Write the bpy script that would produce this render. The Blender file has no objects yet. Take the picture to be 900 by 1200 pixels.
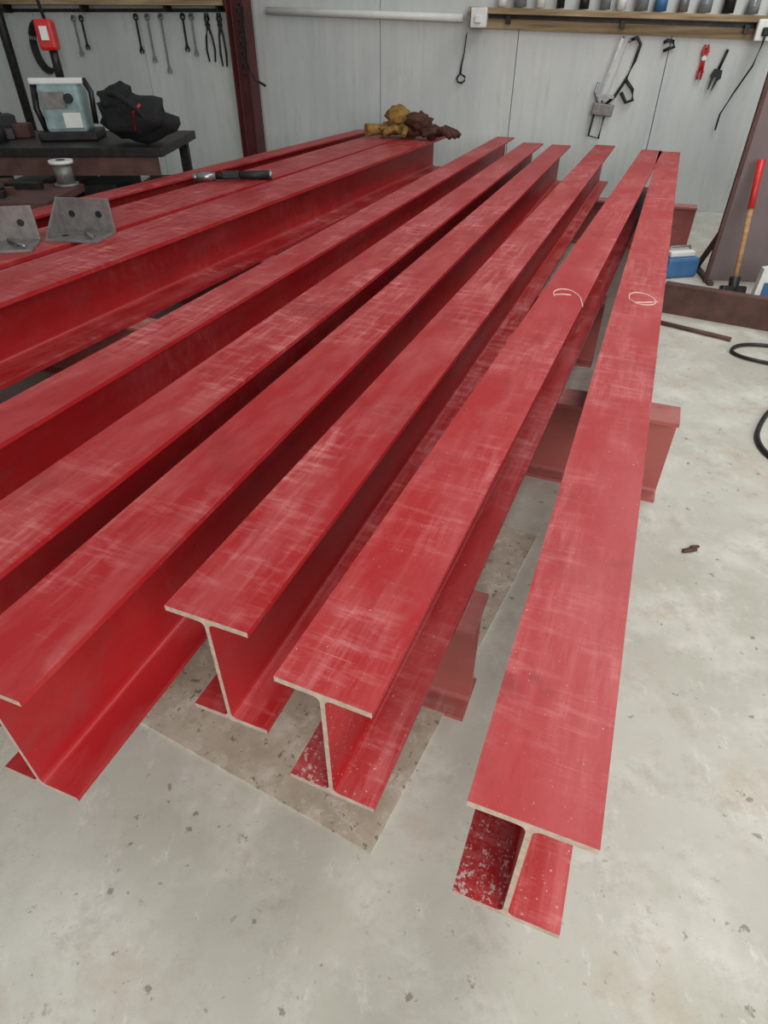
import bpy, bmesh, math, random
from mathutils import Vector, Matrix
random.seed(4)
scene=bpy.context.scene
scene.view_settings.view_transform='Standard'
def lin(r,g,b):
    f=lambda c:(c/255/12.92) if c/255<=.04045 else ((c/255+.055)/1.055)**2.4
    return (f(r),f(g),f(b),1)
# ---------------------------------------------------------------- materials
def newmat(name):
    m=bpy.data.materials.new(name);m.use_nodes=True
    nt=m.node_tree;b=nt.nodes["Principled BSDF"]
    return m,nt,b
def N(nt,t,**k):
    n=nt.nodes.new(t)
    for a,v in k.items(): setattr(n,a,v)
    return n
def noise(nt,vec,scale,detail=4,rough=.55,stretch=None,rot=0):
    if stretch:
        mp=N(nt,"ShaderNodeMapping");mp.inputs["Scale"].default_value=stretch;mp.inputs["Rotation"].default_value=(0,0,rot)
        nt.links.new(vec,mp.inputs["Vector"]);vec=mp.outputs[0]
    n=N(nt,"ShaderNodeTexNoise");n.inputs["Scale"].default_value=scale
    n.inputs["Detail"].default_value=detail;n.inputs["Roughness"].default_value=rough
    nt.links.new(vec,n.inputs["Vector"]);return n.outputs["Fac"]
def ramp(nt,fac,a,b,va=0,vb=1):
    r=N(nt,"ShaderNodeMapRange");r.inputs[1].default_value=a;r.inputs[2].default_value=b
    r.inputs[3].default_value=va;r.inputs[4].default_value=vb
    nt.links.new(fac,r.inputs[0]);return r.outputs[0]
def mul(nt,a,b,op='MULTIPLY'):
    m=N(nt,"ShaderNodeMath",operation=op)
    for i,v in enumerate((a,b)):
        if isinstance(v,(int,float)): m.inputs[i].default_value=v
        else: nt.links.new(v,m.inputs[i])
    return m.outputs[0]
def mix(nt,fac,c1,c2):
    m=N(nt,"ShaderNodeMix",data_type='RGBA')
    if isinstance(fac,(int,float)): m.inputs[0].default_value=fac
    else: nt.links.new(fac,m.inputs[0])
    for i,c in ((6,c1),(7,c2)):
        if isinstance(c,tuple): m.inputs[i].default_value=c
        else: nt.links.new(c,m.inputs[i])
    return m.outputs[2]
def simple(name,c,rough=.6,metal=0,var=.25,scale=12):
    m,nt,b=newmat(name)
    tc=N(nt,"ShaderNodeTexCoord")
    f=noise(nt,tc.outputs["Object"],scale)
    col=mix(nt,ramp(nt,f,.35,.7),tuple(x*(1-var) for x in c[:3])+(1,),tuple(min(1,x*(1+var)) for x in c[:3])+(1,))
    nt.links.new(col,b.inputs["Base Color"])
    b.inputs["Roughness"].default_value=rough;b.inputs["Metallic"].default_value=metal
    return m
def bump(nt,b,fac,strength,dist=.01):
    bp=N(nt,"ShaderNodeBump");bp.inputs["Strength"].default_value=strength;bp.inputs["Distance"].default_value=dist
    nt.links.new(fac,bp.inputs["Height"]);nt.links.new(bp.outputs[0],b.inputs["Normal"])

def paint(name,base,dusty,dustamt,flake=0):
    m,nt,b=newmat(name)
    tc=N(nt,"ShaderNodeTexCoord");oi=N(nt,"ShaderNodeObjectInfo")
    add=N(nt,"ShaderNodeVectorMath",operation='ADD')
    sc=N(nt,"ShaderNodeVectorMath",operation='SCALE');sc.inputs["Scale"].default_value=37.0
    cx=N(nt,"ShaderNodeCombineXYZ");nt.links.new(oi.outputs["Random"],cx.inputs[0]);nt.links.new(oi.outputs["Random"],cx.inputs[1])
    nt.links.new(cx.outputs[0],sc.inputs[0])
    nt.links.new(tc.outputs["Object"],add.inputs[0]);nt.links.new(sc.outputs[0],add.inputs[1])
    V=add.outputs[0]
    geo=N(nt,"ShaderNodeNewGeometry");sep=N(nt,"ShaderNodeSeparateXYZ");nt.links.new(geo.outputs["Normal"],sep.inputs[0])
    up=ramp(nt,sep.outputs[2],.6,.95)
    big=ramp(nt,noise(nt,V,1.3,5,.6,(2.0,1.0,1)),.42,.58)
    soft=ramp(nt,noise(nt,V,4,5,.6,(2.5,.7,1)),.42,.70)
    streak=ramp(nt,noise(nt,V,9,7,.72,(5,.5,1)),.47,.70)
    cross=ramp(nt,noise(nt,V,11,7,.74,(.5,2.6,1),.5),.50,.70)
    scr=ramp(nt,noise(nt,V,16,3,.6,(.25,6,1),.15),.66,.69)
    d=mul(nt,big,mul(nt,mul(nt,streak,.55),mul(nt,cross,.7),'ADD'))
    d=mul(nt,d,mul(nt,soft,.22),'ADD')
    d=mul(nt,d,mul(nt,scr,mul(nt,big,.4)),'ADD')
    amt=mul(nt,ramp(nt,up,0,1,.2,1),mul(nt,d,dustamt))
    c=mix(nt,amt,base,dusty)
    dark=ramp(nt,noise(nt,V,3.1,5,.6),.54,.70,0,.45)
    c=mix(nt,dark,c,tuple(x*.62 for x in base[:3])+(1,))
    damp=ramp(nt,noise(nt,V,9,5,.6,(1,.6,1)),.64,.70,0,.4)
    c=mix(nt,damp,c,tuple(x*.5 for x in base[:3])+(1,))
    if name!="dusty_red_paint":
        if flake:
            sy=N(nt,"ShaderNodeSeparateXYZ");nt.links.new(tc.outputs["Object"],sy.inputs[0])
            near=ramp(nt,sy.outputs[1],.0,.25,1,0)
            low=ramp(nt,sy.outputs[2],-.02,-.08,0,1)
            side=ramp(nt,sy.outputs[0],.0,-.005,.25,1)
            fl=mul(nt,noise(nt,V,120,5,.7),mul(nt,mul(nt,mul(nt,near,low),side),flake),'ADD')
            fl=mul(nt,ramp(nt,fl,.66,.69),.75)
            c=mix(nt,fl,c,lin(205,190,186))
        sp=ramp(nt,noise(nt,V,150,2,.5),.78,.79,0,.45)
        c=mix(nt,sp,c,lin(215,190,185))
        rub=mul(nt,ramp(nt,noise(nt,V,4,6,.7,(1,1.2,2)),.54,.74,0,.45),ramp(nt,up,0,1,1,.2))
        c=mix(nt,rub,c,lin(122,62,64))
    nt.links.new(c,b.inputs["Base Color"])
    b.inputs["Specular IOR Level"].default_value=.4
    nt.links.new(ramp(nt,d,0,.8,.42,.65),b.inputs["Roughness"])
    bump(nt,b,noise(nt,V,40,5,.6),.12,.004)
    return m
RED=paint("red_oxide_paint",lin(158,27,31),lin(208,134,132),.92,0)
REDF=paint("chipped_red_oxide_paint",lin(164,29,33),lin(210,136,134),.82,.13)
RED2=paint("dusty_red_paint",lin(156,82,77),lin(196,160,150),.95)
M_CUT=simple("cut_steel",lin(166,148,134),.6,0,.2,60)
def floor_mat():
    m,nt,b=newmat("dusty_concrete");tc=N(nt,"ShaderNodeTexCoord");V=tc.outputs["Object"]
    a=ramp(nt,noise(nt,V,1.1,6,.6),.35,.68)
    c=mix(nt,a,lin(168,167,154),lin(192,192,183))
    c=mix(nt,ramp(nt,noise(nt,V,3.4,7,.65),.48,.70,0,.6),c,lin(214,214,206))
    c=mix(nt,ramp(nt,noise(nt,V,2.1,7,.75),.53,.68,0,.55),c,lin(164,147,124))
    c=mix(nt,ramp(nt,noise(nt,V,7,8,.8),.53,.66,0,.45),c,lin(146,141,128))
    c=mix(nt,ramp(nt,noise(nt,V,15,8,.8,(1,.5,1),.7),.57,.68,0,.45),c,lin(222,221,214))
    clus=ramp(nt,noise(nt,V,1.7,3,.6),.38,.58)
    c=mix(nt,mul(nt,clus,ramp(nt,noise(nt,V,40,4,.65),.64,.68,0,.65)),c,lin(108,100,88))
    c=mix(nt,mul(nt,clus,ramp(nt,noise(nt,V,13,6,.75),.63,.69,0,.5)),c,lin(120,106,88))
    v=N(nt,"ShaderNodeTexVoronoi");v.inputs["Scale"].default_value=16;nt.links.new(V,v.inputs["Vector"])
    s=N(nt,"ShaderNodeSeparateColor");nt.links.new(v.outputs["Color"],s.inputs[0])
    sel=ramp(nt,s.outputs[0],.62,.64)
    dist=mul(nt,v.outputs["Distance"],mul(nt,noise(nt,V,60,3),.9),'ADD')
    c=mix(nt,mul(nt,mul(nt,ramp(nt,dist,.57,.50),sel),.6),c,lin(92,84,72))
    nt.links.new(c,b.inputs["Base Color"]);b.inputs["Roughness"].default_value=.62
    bump(nt,b,noise(nt,V,25,6,.7),.15,.006)
    return m
M_FLOOR=floor_mat()
def board_mat():
    m,nt,b=newmat("dusty_floor_plate");tc=N(nt,"ShaderNodeTexCoord");V=tc.outputs["Object"]
    c=mix(nt,ramp(nt,noise(nt,V,2.6,7,.7),.38,.62),lin(154,142,124),lin(186,178,162))
    c=mix(nt,ramp(nt,noise(nt,V,9,7,.75),.50,.64,0,.75),c,lin(210,206,195))
    c=mix(nt,ramp(nt,noise(nt,V,5,6,.7),.56,.68,0,.65),c,lin(110,94,78))
    c=mix(nt,ramp(nt,noise(nt,V,50,3,.6),.62,.66,0,.7),c,lin(92,82,72))
    nt.links.new(c,b.inputs["Base Color"]);b.inputs["Roughness"].default_value=.6
    return m
M_BOARD=board_mat()
def wall_mat():
    m,nt,b=newmat("white_panel");tc=N(nt,"ShaderNodeTexCoord");V=tc.outputs["Object"]
    a=ramp(nt,noise(nt,V,1.4,5,.6,(1,1,.4)),.35,.7)
    c=mix(nt,a,lin(184,190,189),lin(206,210,206))
    c=mix(nt,ramp(nt,noise(nt,V,8,6,.7,(2,1,.3)),.54,.76,0,.5),c,lin(152,154,148))
    c=mix(nt,ramp(nt,noise(nt,V,14,2,.5,(1,1,.01)),.45,.60,0,.10),c,lin(150,156,156))
    nt.links.new(c,b.inputs["Base Color"]);b.inputs["Roughness"].default_value=.5
    return m
M_WALL=wall_mat()
def wood_mat(name,c1,c2):
    m,nt,b=newmat(name);tc=N(nt,"ShaderNodeTexCoord");V=tc.outputs["Object"]
    a=ramp(nt,noise(nt,V,14,6,.6,(.12,1,2)),.35,.65)
    nt.links.new(mix(nt,a,c1,c2),b.inputs["Base Color"]);b.inputs["Roughness"].default_value=.75
    return m
M_WOOD=wood_mat("weathered_timber",lin(120,100,72),lin(172,152,116))
M_HANDLE=wood_mat("hickory",lin(140,104,68),lin(178,140,96))
M_DARKST=simple("dark_steel",lin(50,48,48),.45,.6,.3,20)
M_RUST=simple("rusty_steel",lin(86,58,52),.7,.1,.3,9)
M_COL=simple("column_primer",lin(84,34,34),.55,0,.25,8)
M_GALV=simple("grey_plate",lin(128,124,122),.5,.45,.22,25)
M_CHROME=simple("chrome_steel",lin(150,152,155),.3,.85,.15,30)
M_BLACK=simple("black_rubber",lin(24,25,28),.6,0,.3,20)
M_BLACKF=simple("black_fabric",lin(22,24,26),.9,0,.4,30)
M_WHITE=simple("white_plastic",lin(218,220,216),.4,0,.05,10)
M_REDP=simple("red_plastic",lin(190,34,30),.4,0,.1,10)
M_TEAL=simple("pale_casting",lin(140,164,164),.5,.1,.3,8)
M_BLUE=simple("blue_plastic",lin(58,104,150),.5,0,.15,8)
M_LEATH=simple("tan_leather",lin(140,108,52),.85,0,.45,14)
M_LEATHD=simple("dark_leather",lin(74,42,32),.85,0,.4,14)
M_CHALK=simple("chalk",lin(222,186,180),.9,0,.1,40)
M_PANEL=simple("brown_sheet",lin(112,98,98),.6,.1,.15,3)
M_YEL=simple("yellow_tin",lin(190,160,60),.5,0,.15,10)
M_GLASS=simple("jar_grey",lin(120,128,130),.2,.1,.2,10)
# ---------------------------------------------------------------- mesh builder
class MB:
    def __init__(s): s.bm=bmesh.new();s.mats=[]
    def mi(s,m):
        if m not in s.mats: s.mats.append(m)
        return s.mats.index(m)
    def _set(s,faces,mat,smooth=False):
        i=s.mi(mat)
        for f in faces: f.material_index=i;f.smooth=smooth
    def box(s,c,size,mat,rot=None,bev=0):
        r=bmesh.ops.create_cube(s.bm,size=1);vs=r["verts"]
        M=Matrix.Translation(Vector(c))@((rot.to_4x4()) if rot else Matrix())@Matrix.Diagonal((*size,1))
        bmesh.ops.transform(s.bm,matrix=M,verts=vs)
        fs={f for v in vs for f in v.link_faces};s._set(fs,mat)
        if bev:
            es={e for v in vs for e in v.link_edges}
            q=bmesh.ops.bevel(s.bm,geom=list(es),offset=bev,segments=2,affect='EDGES',profile=.5)
            s._set(q["faces"],mat)
    def cyl(s,p1,p2,r1,mat,r2=None,seg=16):
        p1=Vector(p1);p2=Vector(p2);r2=r1 if r2 is None else r2
        d=p2-p1
        q=bmesh.ops.create_cone(s.bm,cap_ends=True,segments=seg,radius1=r1,radius2=r2,depth=d.length)
        M=Matrix.Translation((p1+p2)/2)@d.to_track_quat('Z','Y').to_matrix().to_4x4()
        bmesh.ops.transform(s.bm,matrix=M,verts=q["verts"])
        fs={f for v in q["verts"] for f in v.link_faces};s._set(fs,mat)
        for f in fs:
            if len(f.verts)==4: f.smooth=True
    def tube(s,pts,r,mat,seg=8,closed=False):
        pts=[Vector(p) for p in pts];n=len(pts);rings=[]
        up=Vector((0,0,1))
        for i,p in enumerate(pts):
            if closed: t=pts[(i+1)%n]-pts[i-1]
            else: t=pts[min(i+1,n-1)]-pts[max(i-1,0)]
            t.normalize()
            a=up if abs(t.dot(up))<.95 else Vector((1,0,0))
            x=t.cross(a).normalized();y=t.cross(x).normalized()
            rr=r[i] if isinstance(r,(list,tuple)) else r
            rings.append([s.bm.verts.new(p+x*math.cos(k/seg*2*math.pi)*rr+y*math.sin(k/seg*2*math.pi)*rr) for k in range(seg)])
        fs=[]
        for i in range(n if closed else n-1):
            A=rings[i];B=rings[(i+1)%n]
            for k in range(seg):
                fs.append(s.bm.faces.new((A[k],A[(k+1)%seg],B[(k+1)%seg],B[k])))
        s._set(fs,mat,True)
        if not closed:
            e=[s.bm.faces.new(rings[0]),s.bm.faces.new(rings[-1][::-1])];s._set(e,mat)
    def prism(s,outline,thick,mat,M,endmat=None):
        a=[s.bm.verts.new(M@Vector((x,y,0))) for x,y in outline]
        b=[s.bm.verts.new(M@Vector((x,y,thick))) for x,y in outline]
        n=len(a)
        side=[s.bm.faces.new((a[i],a[(i+1)%n],b[(i+1)%n],b[i])) for i in range(n)]
        caps=[s.bm.faces.new(a[::-1]),s.bm.faces.new(b)]
        s._set(side,mat);s._set(caps,endmat or mat)
        return side,caps
    def blob(s,c,size,mat,seed=0,amp=.25,freq=3,sub=3,rot=None):
        from mathutils import noise as mn
        q=bmesh.ops.create_icosphere(s.bm,subdivisions=sub,radius=1)
        for v in q["verts"]:
            p=v.co.copy();k=1+amp*mn.noise(p*freq+Vector((seed,seed*2,0)))*1.6
            v.co=p*k
        M=Matrix.Translation(Vector(c))@((rot.to_4x4()) if rot else Matrix())@Matrix.Diagonal((*size,1))
        bmesh.ops.transform(s.bm,matrix=M,verts=q["verts"])
        fs={f for v in q["verts"] for f in v.link_faces};s._set(fs,mat,True)
    def done(s,name,loc=(0,0,0),rz=0,rot=None,sc=1):
        bmesh.ops.recalc_face_normals(s.bm,faces=s.bm.faces[:])
        me=bpy.data.meshes.new(name);s.bm.to_mesh(me);s.bm.free()
        for m in s.mats: me.materials.append(m)
        o=bpy.data.objects.new(name,me);scene.collection.objects.link(o)
        o.location=loc;o.rotation_euler=rot if rot else (0,0,rz);o.scale=(sc,sc,sc)
        return o
def RX(a): return Matrix.Rotation(a,3,'X')
def RY(a): return Matrix.Rotation(a,3,'Y')
def RZ(a): return Matrix.Rotation(a,3,'Z')
# ---------------------------------------------------------------- I-beams
def isection(w,d,tf=.0125,tw=.0085,r=.012,seg=4):
    P=[]
    P+=[(-w/2,0),(w/2,0),(w/2,-tf)]
    def fil(cx,cy,a0,a1):
        return [(cx+r*math.cos(a0+(a1-a0)*k/seg),cy+r*math.sin(a0+(a1-a0)*k/seg)) for k in range(seg+1)]
    P+=fil(tw/2+r,-tf-r,math.pi/2,math.pi)
    P+=fil(tw/2+r,-d+tf+r,math.pi,1.5*math.pi)
    P+=[(w/2,-d+tf),(w/2,-d),(-w/2,-d),(-w/2,-d+tf)]
    P+=fil(-tw/2-r,-d+tf+r,1.5*math.pi,2*math.pi)
    P+=fil(-tw/2-r,-tf-r,0,math.pi/2)
    P+=[(-w/2,-tf)]
    return P
def ibeam(name,x,y,az,L,w,d,ztop,mat,cut=None,**k):
    m=MB()
    M=Matrix(((1,0,0,0),(0,0,1,0),(0,1,0,0),(0,0,0,1)))
    m.prism(isection(w,d,**k),L,mat,M,cut or M_CUT)
    return m.done(name,(x,y,ztop),-az)
S=.8;W=.2129*S;D=.3
TOP=.65
for (x,y,az,L,mt) in [(.236,.472,.378,7.626,REDF),(-.120,.718,.410,7.593,REDF),(-.388,.911,.385,7.700,RED),(-.791,.739,.365,7.851,RED)]:
    ibeam("steel_i_beam",x*S,y*S,az,L*S,W,D,TOP,mt)
def from_far(fx,fy,az,L,w,**k):
    vx,vy=math.cos(az),-math.sin(az);ux,uy=math.sin(az),math.cos(az)
    cx=fx-vx*w/2-ux*L;cy=fy-vy*w/2-uy*L
    return ibeam("steel_i_beam",cx,cy,az,L,w,D,TOP,RED,**k)
from_far(1.467,6.558,.3655,6.3,.185)
from_far(1.269,6.966,.3731,6.4,.170)
from_far(.655,7.16,.408,6.4,.34,tf=.018,tw=.012,r=.02)
from_far(.335,7.32,.418,6.4,.36,tf=.018,tw=.012,r=.02)
from_far(-.12,7.52,.44,6.4,.17)
AZS=.385
def support(rx,ry,L,w=.14,d=.35):
    az=AZS+math.pi/2
    ux,uy=math.sin(az),math.cos(az)
    return ibeam("support_beam",rx-ux*L,ry-uy*L,az,L,w,d,.349,RED2,RED2,tf=.014,tw=.01,r=.014)
support(.235,1.02,2.35)
support(1.08,1.99,3.6)
support(1.16,3.22,3.6)
support(2.52,5.42,4.2)
# ---------------------------------------------------------------- room shell
WA=math.atan2(-.3,1)
m=MB();m.box((0,2.2,-.05),(14,16,.1),M_FLOOR);m.done("floor")
m=MB()
cs=math.cos(WA)
x0=-.04/cs;step=1.335/cs
for k in range(-5,5):
    a=x0+k*step
    m.box((a+step/2,.04,1.7),(step-.006,.08,3.4),M_WALL,bev=.003)
m.box((x0,.075,1.7),(10*step,.03,3.4),M_BLACK)
m.done("wall_back",(0,7.9,0),WA)
m=MB();m.box((0,0,1.7),(.08,15,3.4),M_WALL);m.done("wall_left",(-6.6,2.2,0))
m=MB();m.box((0,0,1.7),(.08,15,3.4),M_WALL);m.done("wall_right",(5.9,2.2,0))
# ---- wall-mounted things; local x along wall, y into wall
def wl(X): return X/cs
def wdone(m,name): return m.done(name,(0,7.9,0),WA)
m=MB();H=isection(.2,.2,.014,.01,.012)
m.prism([(p[0],p[1]+.1) for p in H],3.4,M_COL,Matrix.Translation((wl(-1.46),-.14,0))@Matrix.Rotation(math.pi/2,4,'Z'))
wdone(m,"steel_column")
m=MB()
m.cyl((wl(-4.22),-.32,0),(wl(-4.22),-.32,3.2),.05,M_DARKST);m.box((wl(-4.22),-.32,.01),(.2,.2,.02),M_DARKST)
wdone(m,"steel_post")
def slanted(m,X1,z1,X2,z2,h,dep,mat,y=None):
    a=Vector((wl(X1),0,z1));b=Vector((wl(X2),0,z2));d=b-a
    m.box(((a.x+b.x)/2,-dep/2 if y is None else y,(z1+z2)/2),(d.length,dep,h),mat,RY(-math.atan2(d.z,d.x)))
m=MB()
slanted(m,.84,1.53,4.1,1.415,.075,.05,M_WOOD)
slanted(m,.84,1.625,4.1,1.52,.045,.16,M_WOOD)
slanted(m,.84,1.58,4.1,1.47,.04,.03,M_DARKST)
for X in (1.2,2.2,3.2): m.box((wl(X),-.06,1.56-.035*(X-.84)),(.04,.1,.06),M_DARKST)
wdone(m,"timber_shelf")
m=MB()
slanted(m,-4.6,1.74,-1.6,1.70,.05,.2,M_WOOD)
slanted(m,-4.6,1.66,-1.6,1.64,.03,.03,M_DARKST)
for X in (-4.3,-3.3,-2.3,-1.7): m.box((wl(X),-.07,1.68),(.03,.12,.09),M_DARKST)
wdone(m,"timber_shelf")
m=MB()
m.cyl((wl(-1.2),-.05,1.635),(wl(.78),-.05,1.565),.032,M_WHITE)
for X in (-1.1,-.2,.7): m.box((wl(X),-.025,1.632-.035*(X+1.2)),(.05,.05,.05),M_GALV)
wdone(m,"wall_conduit")
def socket(X,z,cable=True):
    m=MB();m.box((wl(X),-.20,z),(.15,.06,.15),M_WHITE,bev=.01);m.box((wl(X),-.085,z),(.12,.17,.10),M_WHITE)
    m.box((wl(X),-.245,z-.01),(.06,.04,.06),M_BLACK if cable else M_WHITE,bev=.01)
    if cable: m.tube([(wl(X),-.26,z-.01),(wl(X),-.25,z-.08),(wl(X)-.02,-.2,z-.25),(wl(X)-.1,-.14,z-.45),(wl(X)-.16,-.1,z-.62),(wl(X)-.16,-.08,z-.75)],.008,M_BLACK)
    return m
wdone(socket(.95,1.565,False),"wall_socket");wdone(socket(3.33,1.47),"wall_socket")
m=MB()
for i in range(17):
    X=1.15+i*.17+random.uniform(-.03,.03);z=1.656-.0322*(X-.84);h=random.uniform(.1,.2);r=random.uniform(.035,.06)
    mt=random.choice([M_GLASS,M_WHITE,M_BLUE,M_GALV,M_GLASS,M_DARKST,M_GLASS])
    p=wl(X);m.cyl((p,-.09,z),(p,-.09,z+h),r,mt);m.cyl((p,-.09,z+h),(p,-.09,z+h+.03),r*.75,random.choice([M_BLACK,M_WHITE,M_REDP]))
wdone(m,"shelf_jars")
m=MB()
for i in range(8):
    X=-4.0+i*.3;h=random.uniform(.08,.2);m.box((wl(X),-.11,1.765+h/2),(random.uniform(.1,.22),.12,h),random.choice([M_GLASS,M_BLUE,M_DARKST,M_YEL,M_WOOD]),bev=.008)
wdone(m,"shelf_boxes")
# ---- hanging tools
def spanner(X,z,L,mat=M_CHROME,tilt=0,w=.03):
    m=MB()
    R=w*.95
    jaw=[(-w*.35,0),(-w*.35,-L+w*1.6)]
    for k in range(7):
        a=math.pi*.75+ (math.pi*.62)*k/6; jaw.append((R*math.cos(a),-L+R*math.sin(a)))
    jaw+=[(-w*.32,-L-R*.7),(-w*.32,-L+R*.05),(w*.32,-L+R*.05),(w*.32,-L-R*.7)]
    for k in range(7):
        a=-math.pi*.37+(math.pi*.62)*k/6; jaw.append((R*math.cos(a),-L+R*math.sin(a)))
    jaw+=[(w*.35,-L+w*1.6),(w*.35,0)]
    M=Matrix.Translation((wl(X),-.03,z))@Matrix.Rotation(tilt,4,'Y')@Matrix.Rotation(math.pi/2,4,'X')
    m.prism(jaw,.01,mat,M)
    ring=[(math.cos(k/16*2*math.pi)*w*.8,0,math.sin(k/16*2*math.pi)*w*.8) for k in range(16)]
    m.tube([(wl(X)+p[0],-.035,z+w*.7+p[2]) for p in ring],.009,mat,6,True)
    m.cyl((wl(X),0,z+w*.9),(wl(X),-.05,z+w*.9),.006,M_DARKST)
    return m
for (X,z,L) in [(-3.5,1.56,.3),(-3.4,1.56,.24),(-2.72,1.57,.28),(-2.58,1.57,.36),(-2.42,1.57,.46),(-2.16,1.57,.26),(-2.06,1.57,.3)]:
    wdone(spanner(X,z,L,M_DARKST if L<.3 else M_CHROME),"spanner")
def pliers(X,z,L,mat=M_DARKST,grip=None,spread=.05):
    m=MB();x=wl(X);y=-.04;g=grip or mat
    for s in (-1,1):
        m.tube([(x-s*.012,y,z),(x-s*.02,y,z-.05),(x,y,z-.1),(x+s*spread*.7,y,z-.2),(x+s*spread,y,z-L*.75),(x+s*spread*.7,y,z-L)],[.008,.014,.016,.011,.012,.009],g,8)
    m.cyl((x,y-.02,z-.1),(x,y+.02,z-.1),.02,mat)
    m.cyl((x,0,z-.03),(x,-.06,z-.03),.006,M_DARKST)
    return m
wdone(pliers(-1.88,1.62,.42),"pliers");wdone(pliers(-1.74,1.62,.46,M_DARKST,M_DARKST,.035),"pliers")
wdone(pliers(2.93,1.37,.26,M_CHROME,M_REDP,.02),"pliers")
m=MB()
for j in range(4):
    P=[]
    for k in range(24):
        a=k/24*2*math.pi
        P.append((wl(-3.95)+(.13+.008*j)*math.cos(a),-.03-.022*j,1.32+(.21+.012*j)*math.sin(a)))
    m.tube(P,.012,M_BLACK,8,True)
m.cyl((wl(-3.95),0,1.53),(wl(-3.95),-.14,1.53),.012,M_DARKST)
wdone(m,"coiled_cable")
m=MB();x=wl(-1.40)
for k in range(13):
    z=1.66-k*.045
    pts=[]
    for j in range(10):
        a=j/10*2*math.pi
        if k%2: pts.append((x+.014*math.cos(a),-.28,z+.03*math.sin(a)))
        else: pts.append((x,-.28+.014*math.cos(a),z+.03*math.sin(a)))
    m.tube(pts,.006,M_DARKST,6,True)
m.tube([(x+.04,-.255,1.66),(x+.05,-.26,1.4),(x+.04,-.26,1.2),(x+.1,-.26,1.06),(x+.2,-.22,1.0)],.012,M_DARKST)
m.cyl((x,-.24,1.68),(x,-.3,1.68),.01,M_DARKST);m.cyl((x+.04,-.24,1.66),(x+.04,-.28,1.66),.008,M_DARKST)
wdone(m,"hanging_chain")
m=MB();x=wl(.80)
m.tube([(x+.02,-.02,1.45),(x+.02,-.05,1.43),(x+.01,-.05,1.3),(x-.01,-.05,1.2),(x-.02,-.05,1.12)],[.005,.006,.006,.009,.012],M_DARKST)
m.tube([(x-.05,-.05,1.09),(x-.04,-.05,1.06),(x,-.05,1.05),(x+.03,-.05,1.07),(x+.035,-.05,1.10),(x-.02,-.05,1.13),(x-.05,-.05,1.09)],.009,M_DARKST)
wdone(m,"scribing_hook")
m=MB();x=wl(2.20);o=-.03
arc=[(x+.10,-.05,1.43+o),(x+.15,-.05,1.45+o),(x+.19,-.05,1.40+o),(x+.17,-.05,1.25),(x+.12,-.05,1.1),(x+.05,-.05,.97),(x-.02,-.05,.90)]
m.tube(arc,.014,M_DARKST)
m.box((x+.025,-.05,1.14),(.004,.01,.53),M_CHROME,RY(.24))
m.tube([(x+.10,-.05,1.41),(x+.085,-.05,1.38)],.01,M_CHROME)
m.tube([(x-.02,-.05,.90),(x-.07,-.05,.93)],.01,M_CHROME)
m.tube([(x+.12,-.05,1.1),(x+.2,-.05,1.02),(x+.22,-.05,.94),(x+.16,-.05,.92),(x+.1,-.05,1.0)],.016,M_BLACK)
m.cyl((x+.14,0,1.41),(x+.14,-.07,1.41),.008,M_DARKST)
wdone(m,"hacksaw")
m=MB();x=wl(2.14)
m.box((x+.01,-.10,1.12),(.022,.012,.62),M_CHROME,RY(.25))
m.box((x+.02,-.10,.97),(.17,.03,.025),M_CHROME,RY(.1));m.box((x+.02,-.10,.86),(.2,.05,.10),M_GALV,RY(.1),.01)
m.tube([(x-.05,-.1,.84),(x-.07,-.1,.64),(x+.03,-.1,.62),(x+.05,-.1,.83)],.011,M_DARKST)
m.tube([(x-.03,-.1,.9),(x-.08,-.1,1.0),(x-.06,-.1,1.08)],.012,M_CHROME)
m.cyl((x+.09,0,1.42),(x+.09,-.12,1.42),.008,M_DARKST)
wdone(m,"bar_clamp")
m=MB();x=wl(2.62)
m.tube([(x-.05,-.04,1.38),(x-.02,-.04,1.40),(x+.03,-.04,1.39),(x+.05,-.04,1.35),(x+.01,-.04,1.34),(x-.04,-.04,1.32)],.014,M_DARKST);m.cyl((x,0,1.39),(x,-.05,1.39),.008,M_DARKST)
wdone(m,"pipe_clip")
m=MB();x=wl(3.07)
m.cyl((x+.035,-.05,1.33),(x,-.05,1.18),.013,M_DARKST)
m.prism([(-.05,.0),(-.035,.06),(.035,.06),(.05,0),(.03,-.02),(.02,-.1),(.012,-.1),(.01,0),(-.01,0),(-.012,-.1),(-.02,-.1),(-.03,-.02)],.02,M_BLACK,Matrix.Translation((x-.01,-.05,1.13))@Matrix.Rotation(.2,4,'Y')@Matrix.Rotation(math.pi/2,4,'X'))
m.cyl((x+.035,0,1.33),(x+.035,-.07,1.33),.007,M_DARKST)
wdone(m,"gear_puller")
# ---------------------------------------------------------------- left workbench and clutter
m=MB()
m.box((-2.95,5.6,.77),(2.7,1.0,.06),M_DARKST,bev=.005)
m.box((-2.95,5.13,.68),(2.6,.03,.12),M_RUST)
for X in (-4.2,-1.7):
    for Y in (5.16,6.04): m.box((X,Y,.37),(.07,.07,.74),M_DARKST)
m.box((-2.95,5.6,.25),(2.6,.9,.03),M_DARKST)
for i in range(7): m.box((-4.0+i*.36,5.6,.38),(.26,.6,.24+.03*(i%3)),[M_DARKST,M_RUST,M_BLACK][i%3],bev=.01)
m.done("workbench")
m=MB()
m.box((-3.1,4.62,.575),(1.9,.62,.05),M_RUST,bev=.005)
for X in (-3.95,-2.25):
    for s in (-1,1): m.cyl((X,4.62+s*.28,0),(X,4.62+s*.12,.56),.03,M_DARKST)
for i in range(6):
    m.box((-3.2+random.uniform(-.2,.2),4.42+i*.075,.62+.012*(i%2)),(1.5,.05,.04),random.choice([M_RUST,M_DARKST,M_DARKST]),RZ(random.uniform(-.04,.04)))
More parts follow.
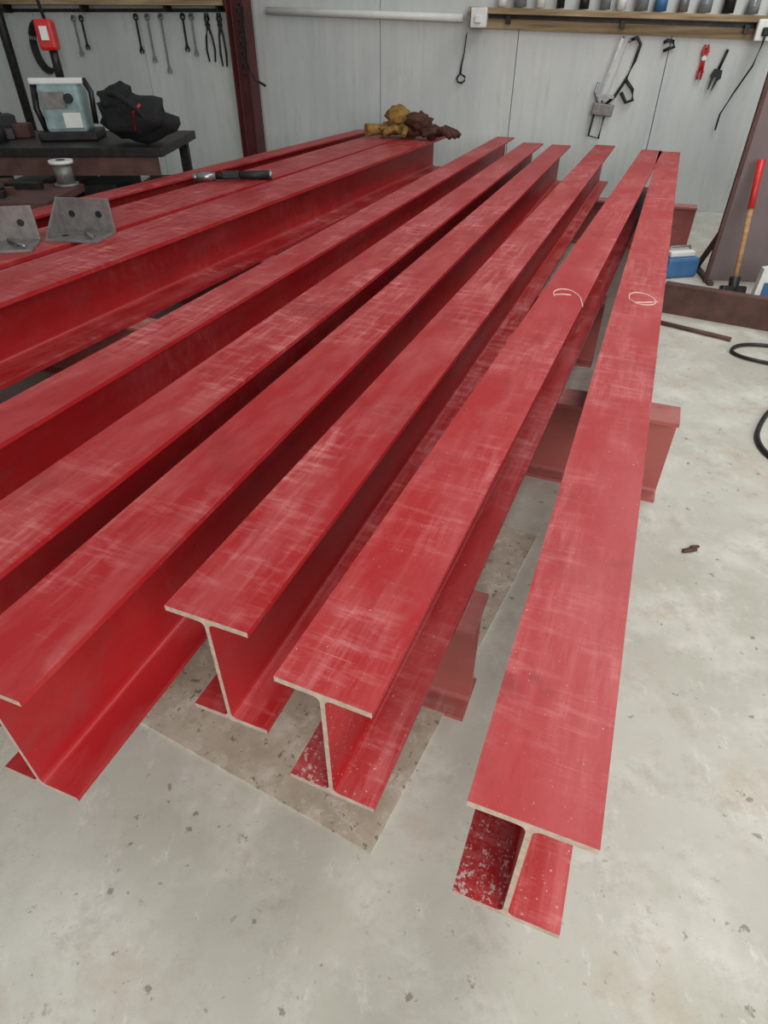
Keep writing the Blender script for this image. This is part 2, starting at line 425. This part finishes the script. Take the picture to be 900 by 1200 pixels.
m.done("offcut_trestle")
m=MB()
m.box((0,0,.03),(.42,.35,.06),M_DARKST,bev=.012);m.box((0,0,.20),(.30,.26,.30),M_TEAL,bev=.03)
m.box((-.02,-.02,.37),(.38,.06,.04),M_WHITE,bev=.01);m.box((.06,-.135,.13),(.13,.02,.10),M_WHITE,bev=.008)
m.box((-.04,-.14,.26),(.16,.02,.10),M_GALV);m.cyl((.07,-.13,.27),(.07,-.18,.27),.03,M_BLACK)
m.tube([(-.19,.0,.38),(-.21,-.02,.2),(-.17,-.05,.06)],.024,M_DARKST);m.tube([(.17,.0,.38),(.21,-.02,.3),(.2,-.05,.1)],.02,M_DARKST)
m.cyl((.0,.05,.36),(.0,.05,.62),.03,M_DARKST)
m.box((.0,0,.64),(.12,.12,.18),M_REDP,bev=.02);m.box((0,-.065,.65),(.05,.02,.08),M_WHITE)
m.tube([(0,.05,.70),(-.03,.05,.95),(-.1,.1,1.15),(-.2,.3,1.3)],.012,M_BLACK)
m.done("pillar_drill",(-2.42,5.6,.8),.15)
m=MB()
m.blob((0,0,.2),(.36,.22,.18),M_BLACKF,3,.3,1.8);m.blob((-.16,.0,.34),(.17,.16,.12),M_BLACKF,7,.3,2)
m.tube([(-.2,-.1,.38),(-.05,-.2,.40),(.15,-.22,.3),(.26,-.15,.15)],.025,M_BLACKF);m.tube([(.1,-.2,.12),(.12,-.22,.26),(.2,-.2,.32)],.012,M_REDP)
m.done("tool_bag",(-1.80,5.32,.814),-.3,sc=.76)
m=MB()
for i in range(22):
    a=Vector((random.uniform(-1.0,.38),random.uniform(-.3,.3),0));h=random.uniform(.05,.26)
    mt=random.choice([M_DARKST,M_RUST,M_BLACK,M_BLACK,M_DARKST,M_GALV])
    if i%3==0: m.cyl((a.x,a.y,0),(a.x,a.y,h),random.uniform(.03,.08),mt)
    else: m.box((a.x,a.y,h/2),(random.uniform(.08,.24),random.uniform(.06,.2),h),mt,RZ(random.uniform(0,3)),.006)
m.tube([(-.9,-.2,.02),(-.6,-.35,.1),(-.3,-.3,.05),(0,-.38,.12)],.015,M_BLACK)
m.done("bench_scrap",(-3.22,5.6,.8))
m=MB()
m.cyl((0,0,0),(0,0,.02),.08,M_GALV,seg=24);m.cyl((0,0,.02),(0,0,.14),.06,M_GALV,seg=24);m.cyl((0,0,.14),(0,0,.16),.08,M_WHITE,seg=24);m.cyl((0,0,.16),(0,0,.163),.03,M_BLACK)
m.done("wire_spool",(-2.23,4.84,.60))
# ---------------------------------------------------------------- things on the beams
def cleat(name,loc,rz,w=.27,h=.16):
    m=MB()
    m.box((0,0,.006),(w,.2,.012),M_GALV,bev=.002)
    m.box((0,.095,h/2),(w,.012,h),M_GALV,bev=.002)
    m.prism([(0,0),(.18,0),(0,h*.95)],.01,M_GALV,Matrix.Translation((-w/2+.01,.09,.012))@Matrix.Rotation(-math.pi/2,4,'Z')@Matrix.Rotation(math.pi/2,4,'X'))
    for sx in (-.07,.07):
        m.cyl((sx,.088,h*.55),(sx,.086,h*.55),.016,M_BLACK,seg=16);m.cyl((sx,-.02,.0122),(sx,-.02,.0135),.016,M_BLACK,seg=16)
    m.tube([(.0,.06,.02),(.07,-.05,.03),(.11,-.08,.02)],.008,M_CHROME)
    return m.done(name,loc,rz)
cleat("angle_cleat",(-1.50,3.25,.65),-.12)
cleat("angle_cleat",(-1.78,3.06,.65),.2)
m=MB()
m.cyl((-.24,0,.03),(-.12,0,.03),.03,M_CHROME,.026);m.cyl((-.27,0,.03),(-.24,0,.03),.02,M_CHROME)
m.cyl((-.12,0,.03),(.02,0,.03),.02,M_DARKST);m.box((-.02,.0,.035),(.12,.05,.05),M_BLACK,bev=.012)
m.cyl((.04,0,.032),(.24,0,.028),.024,M_BLACK,.03);m.cyl((.24,0,.028),(.26,0,.028),.03,M_CHROME)
m.tube([(-.2,.03,.04),(-.1,.07,.03),(.05,.06,.02),(.12,.03,.03)],.01,M_DARKST)
m.done("cordless_torch",(-1.03,4.74,.65),.20)
def glove(m,x,y,rz,mat,s):
    R=RZ(rz)
    m.blob(Vector((x,y,.06)),(.12,.10,.055),mat,s,.35,2.2,3,R)
    for k in range(4):
        a=rz+(-.5+k*.3);l=.16+.02*(k%3)
        p0=Vector((x,y,.05));d=Vector((math.cos(a),math.sin(a),0))
        m.tube([p0+d*.08,p0+d*.14+Vector((0,0,.03)),p0+d*(.14+l*.5)+Vector((0,0,.0)),p0+d*(.12+l*.8)+Vector((0,0,-.025))],[.035,.032,.03,.022],mat,8)
    a=rz+1.5;d=Vector((math.cos(a),math.sin(a),0));p0=Vector((x,y,.06))
    m.tube([p0+d*.05,p0+d*.12+Vector((0,0,.02)),p0+d*.18+Vector((0,0,-.03))],[.035,.03,.022],mat,8)
    a=rz+math.pi;d=Vector((math.cos(a),math.sin(a),0))
    m.tube([p0+d*.05,p0+d*.16,p0+d*.24],[.04,.05,.055],mat,10)
m=MB()
glove(m,.05,.08,.4,M_LEATH,1);glove(m,.24,.0,2.9,M_LEATH,5)
m.blob((.14,.05,.17),(.12,.09,.08),M_LEATH,9,.4,2.4)
m.done("leather_gloves",(.0,6.90,.66))
m=MB();glove(m,.0,.0,-.3,M_LEATHD,3);m.blob((-.12,.02,.14),(.12,.09,.07),M_LEATHD,11,.4,2.4);m.done("leather_gloves",(.44,6.78,.66))
def chalk(pts,name="chalk_mark"):
    m=MB();m.tube([(x,y,.6510) for x,y in pts],.0024,M_CHALK,6);m.done(name)
def smooth(P,n=8):
    P=[Vector(p) for p in P];out=[]
    for i in range(len(P)-1):
        p0=P[max(i-1,0)];p1=P[i];p2=P[i+1];p3=P[min(i+2,len(P)-1)]
        for k in range(n):
            t=k/n
            out.append(.5*((2*p1)+(-p0+p2)*t+(2*p0-5*p1+4*p2-p3)*t*t+(-p0+3*p1-3*p2+p3)*t**3))
    out.append(P[-1]);return out
def sm2(P): return [(v.x,v.y) for v in smooth([(x,y,0) for x,y in P],6)]
# arch-shaped mark, and a flattened D mark
chalk(sm2([(.656,2.385),(.660,2.42),(.676,2.45),(.705,2.465),(.735,2.445),(.750,2.38),(.742,2.31),(.735,2.27)])) 
chalk([(.660,2.40),(.69,2.405),(.722,2.395)])
chalk(sm2([(.932,2.345),(.950,2.40),(.985,2.425),(1.016,2.40),(1.026,2.345),(1.01,2.295),(.975,2.285),(.945,2.305),(.936,2.34)]))
chalk([(.940,2.315),(.98,2.312),(1.030,2.318)])
# ---------------------------------------------------------------- floor things
m=MB()
c0=Vector((-.03,.62,0));a=Vector((.472,.881,0))
ang=math.atan2(a.y,a.x)
m.box((.62,.7,.004),(1.24,1.4,.008),M_BOARD);m.done("floor_plate",tuple(c0),ang)
m=MB()
C=[(0,0),(.075,0),(.075,.012),(.01,.012),(.01,.168),(.075,.168),(.075,.18),(0,.18)]
M=Matrix(((0,0,1,0),(1,0,0,0),(0,1,0,0),(0,0,0,1)))
m.prism(C,1.7,M_RUST,M)
m.done("steel_channel",(1.80,4.02,0),-.55)
m=MB();m.cyl((1.66,3.86,.015),(2.06,3.52,.015),.012,M_RUST);m.done("steel_rod")
m=MB()
m.box((.55,0,.66),(1.1,.012,1.28),M_PANEL);
m.box((.0,0,.66),(.025,.03,1.3),M_RUST);m.box((1.1,0,.66),(.025,.03,1.3),M_RUST);m.box((.55,0,1.3),(1.12,.03,.03),M_RUST)
for X in (.02,1.08):
    m.box((X,.15,.012),(.04,.45,.024),M_RUST);m.box((X,.17,.2),(.03,.03,.48),M_RUST,RX(.75))
m.done("steel_screen",(2.36,4.62,0),-.15)
m=MB()
m.cyl((0,0,.02),(.0,.0,.14),.035,M_DARKST,seg=8)
m.box((0,0,.05),(.17,.06,.065),M_DARKST,bev=.012)
m.tube([(0,0,.05),(.0,.0,.3),(.0,.0,.56)],[.015,.017,.018],M_HANDLE)
m.tube([(0,0,.56),(0,0,.67),(0,0,.84)],[.022,.02,.026],M_REDP)
m.done("sledgehammer",(2.40,4.28,0),rot=(-.28,.03,.0))
m=MB()
m.prism([(-.11,0),(.11,0),(.12,.2),(.04,.26),(-.1,.23)],.06,M_WHITE,Matrix.Rotation(math.pi/2,4,'X'));m.box((0,-.065,.1),(.14,.006,.09),M_BLUE)
m.done("rag_bag",(2.60,4.2,0),-.2)
m=MB()
m.box((0,0,.07),(.26,.2,.14),M_BLUE,bev=.02);m.box((0,0,.16),(.2,.12,.04),M_WHITE,bev=.01);m.tube([(-.1,0,.15),(-.08,0,.20),(.08,0,.20),(.1,0,.15)],.01,M_GALV)
m.done("tool_tub",(2.20,4.82,0),.2)
m=MB()
m.tube(smooth([(3.0,3.2,.012),(2.6,3.28,.012),(2.25,3.43,.012),(2.08,3.44,.012),(1.99,3.34,.012),(2.08,3.22,.012),(2.35,3.10,.012),(2.9,2.95,.012),(3.3,2.8,.012)]),.010,M_DARKST)
m.done("power_cable")
m=MB()
m.tube(smooth([(2.9,2.9,.012),(2.3,2.85,.012),(1.95,2.72,.012),(1.74,2.5,.012),(1.66,2.32,.012),(1.70,2.16,.012),(1.9,2.02,.012),(2.7,2.1,.012)]),.011,M_DARKST)
m.done("power_cable")
m=MB();m.blob((0,0,.006),(.03,.012,.006),M_RUST,9,.4,3,2);m.blob((.03,.012,.005),(.02,.008,.005),M_RUST,4,.4,3,2);m.done("slag_chip",(1.08,1.64,0),.2)
# ---------------------------------------------------------------- light
w=bpy.data.worlds.new("World");scene.world=w;w.use_nodes=True
bg=w.node_tree.nodes["Background"];bg.inputs[0].default_value=(.98,.985,1,1);bg.inputs[1].default_value=.34
def area(name,loc,rot,sx,sy,e,col=(1,1,1)):
    l=bpy.data.lights.new(name,'AREA');l.shape='RECTANGLE';l.size=sx;l.size_y=sy;l.energy=e;l.color=col
    o=bpy.data.objects.new(name,l);scene.collection.objects.link(o);o.location=loc;o.rotation_euler=rot
area("door_daylight",(1.4,-3.0,2.6),(math.radians(62),0,.12),5,3.2,285,(1,.985,.945))
area("rooflight",(2.4,3.4,4.4),(0,0,-.4),1.2,5,135,(1,.99,.97))
# ---------------------------------------------------------------- camera
ca=bpy.data.cameras.new("camera");ca.sensor_width=36;ca.lens=36*722.5/1200;ca.clip_start=.02
c=bpy.data.objects.new("camera",ca);scene.collection.objects.link(c)
c.location=(0,0,1.45);c.rotation_euler=(math.radians(90-37.836),0,0)
scene.camera=c
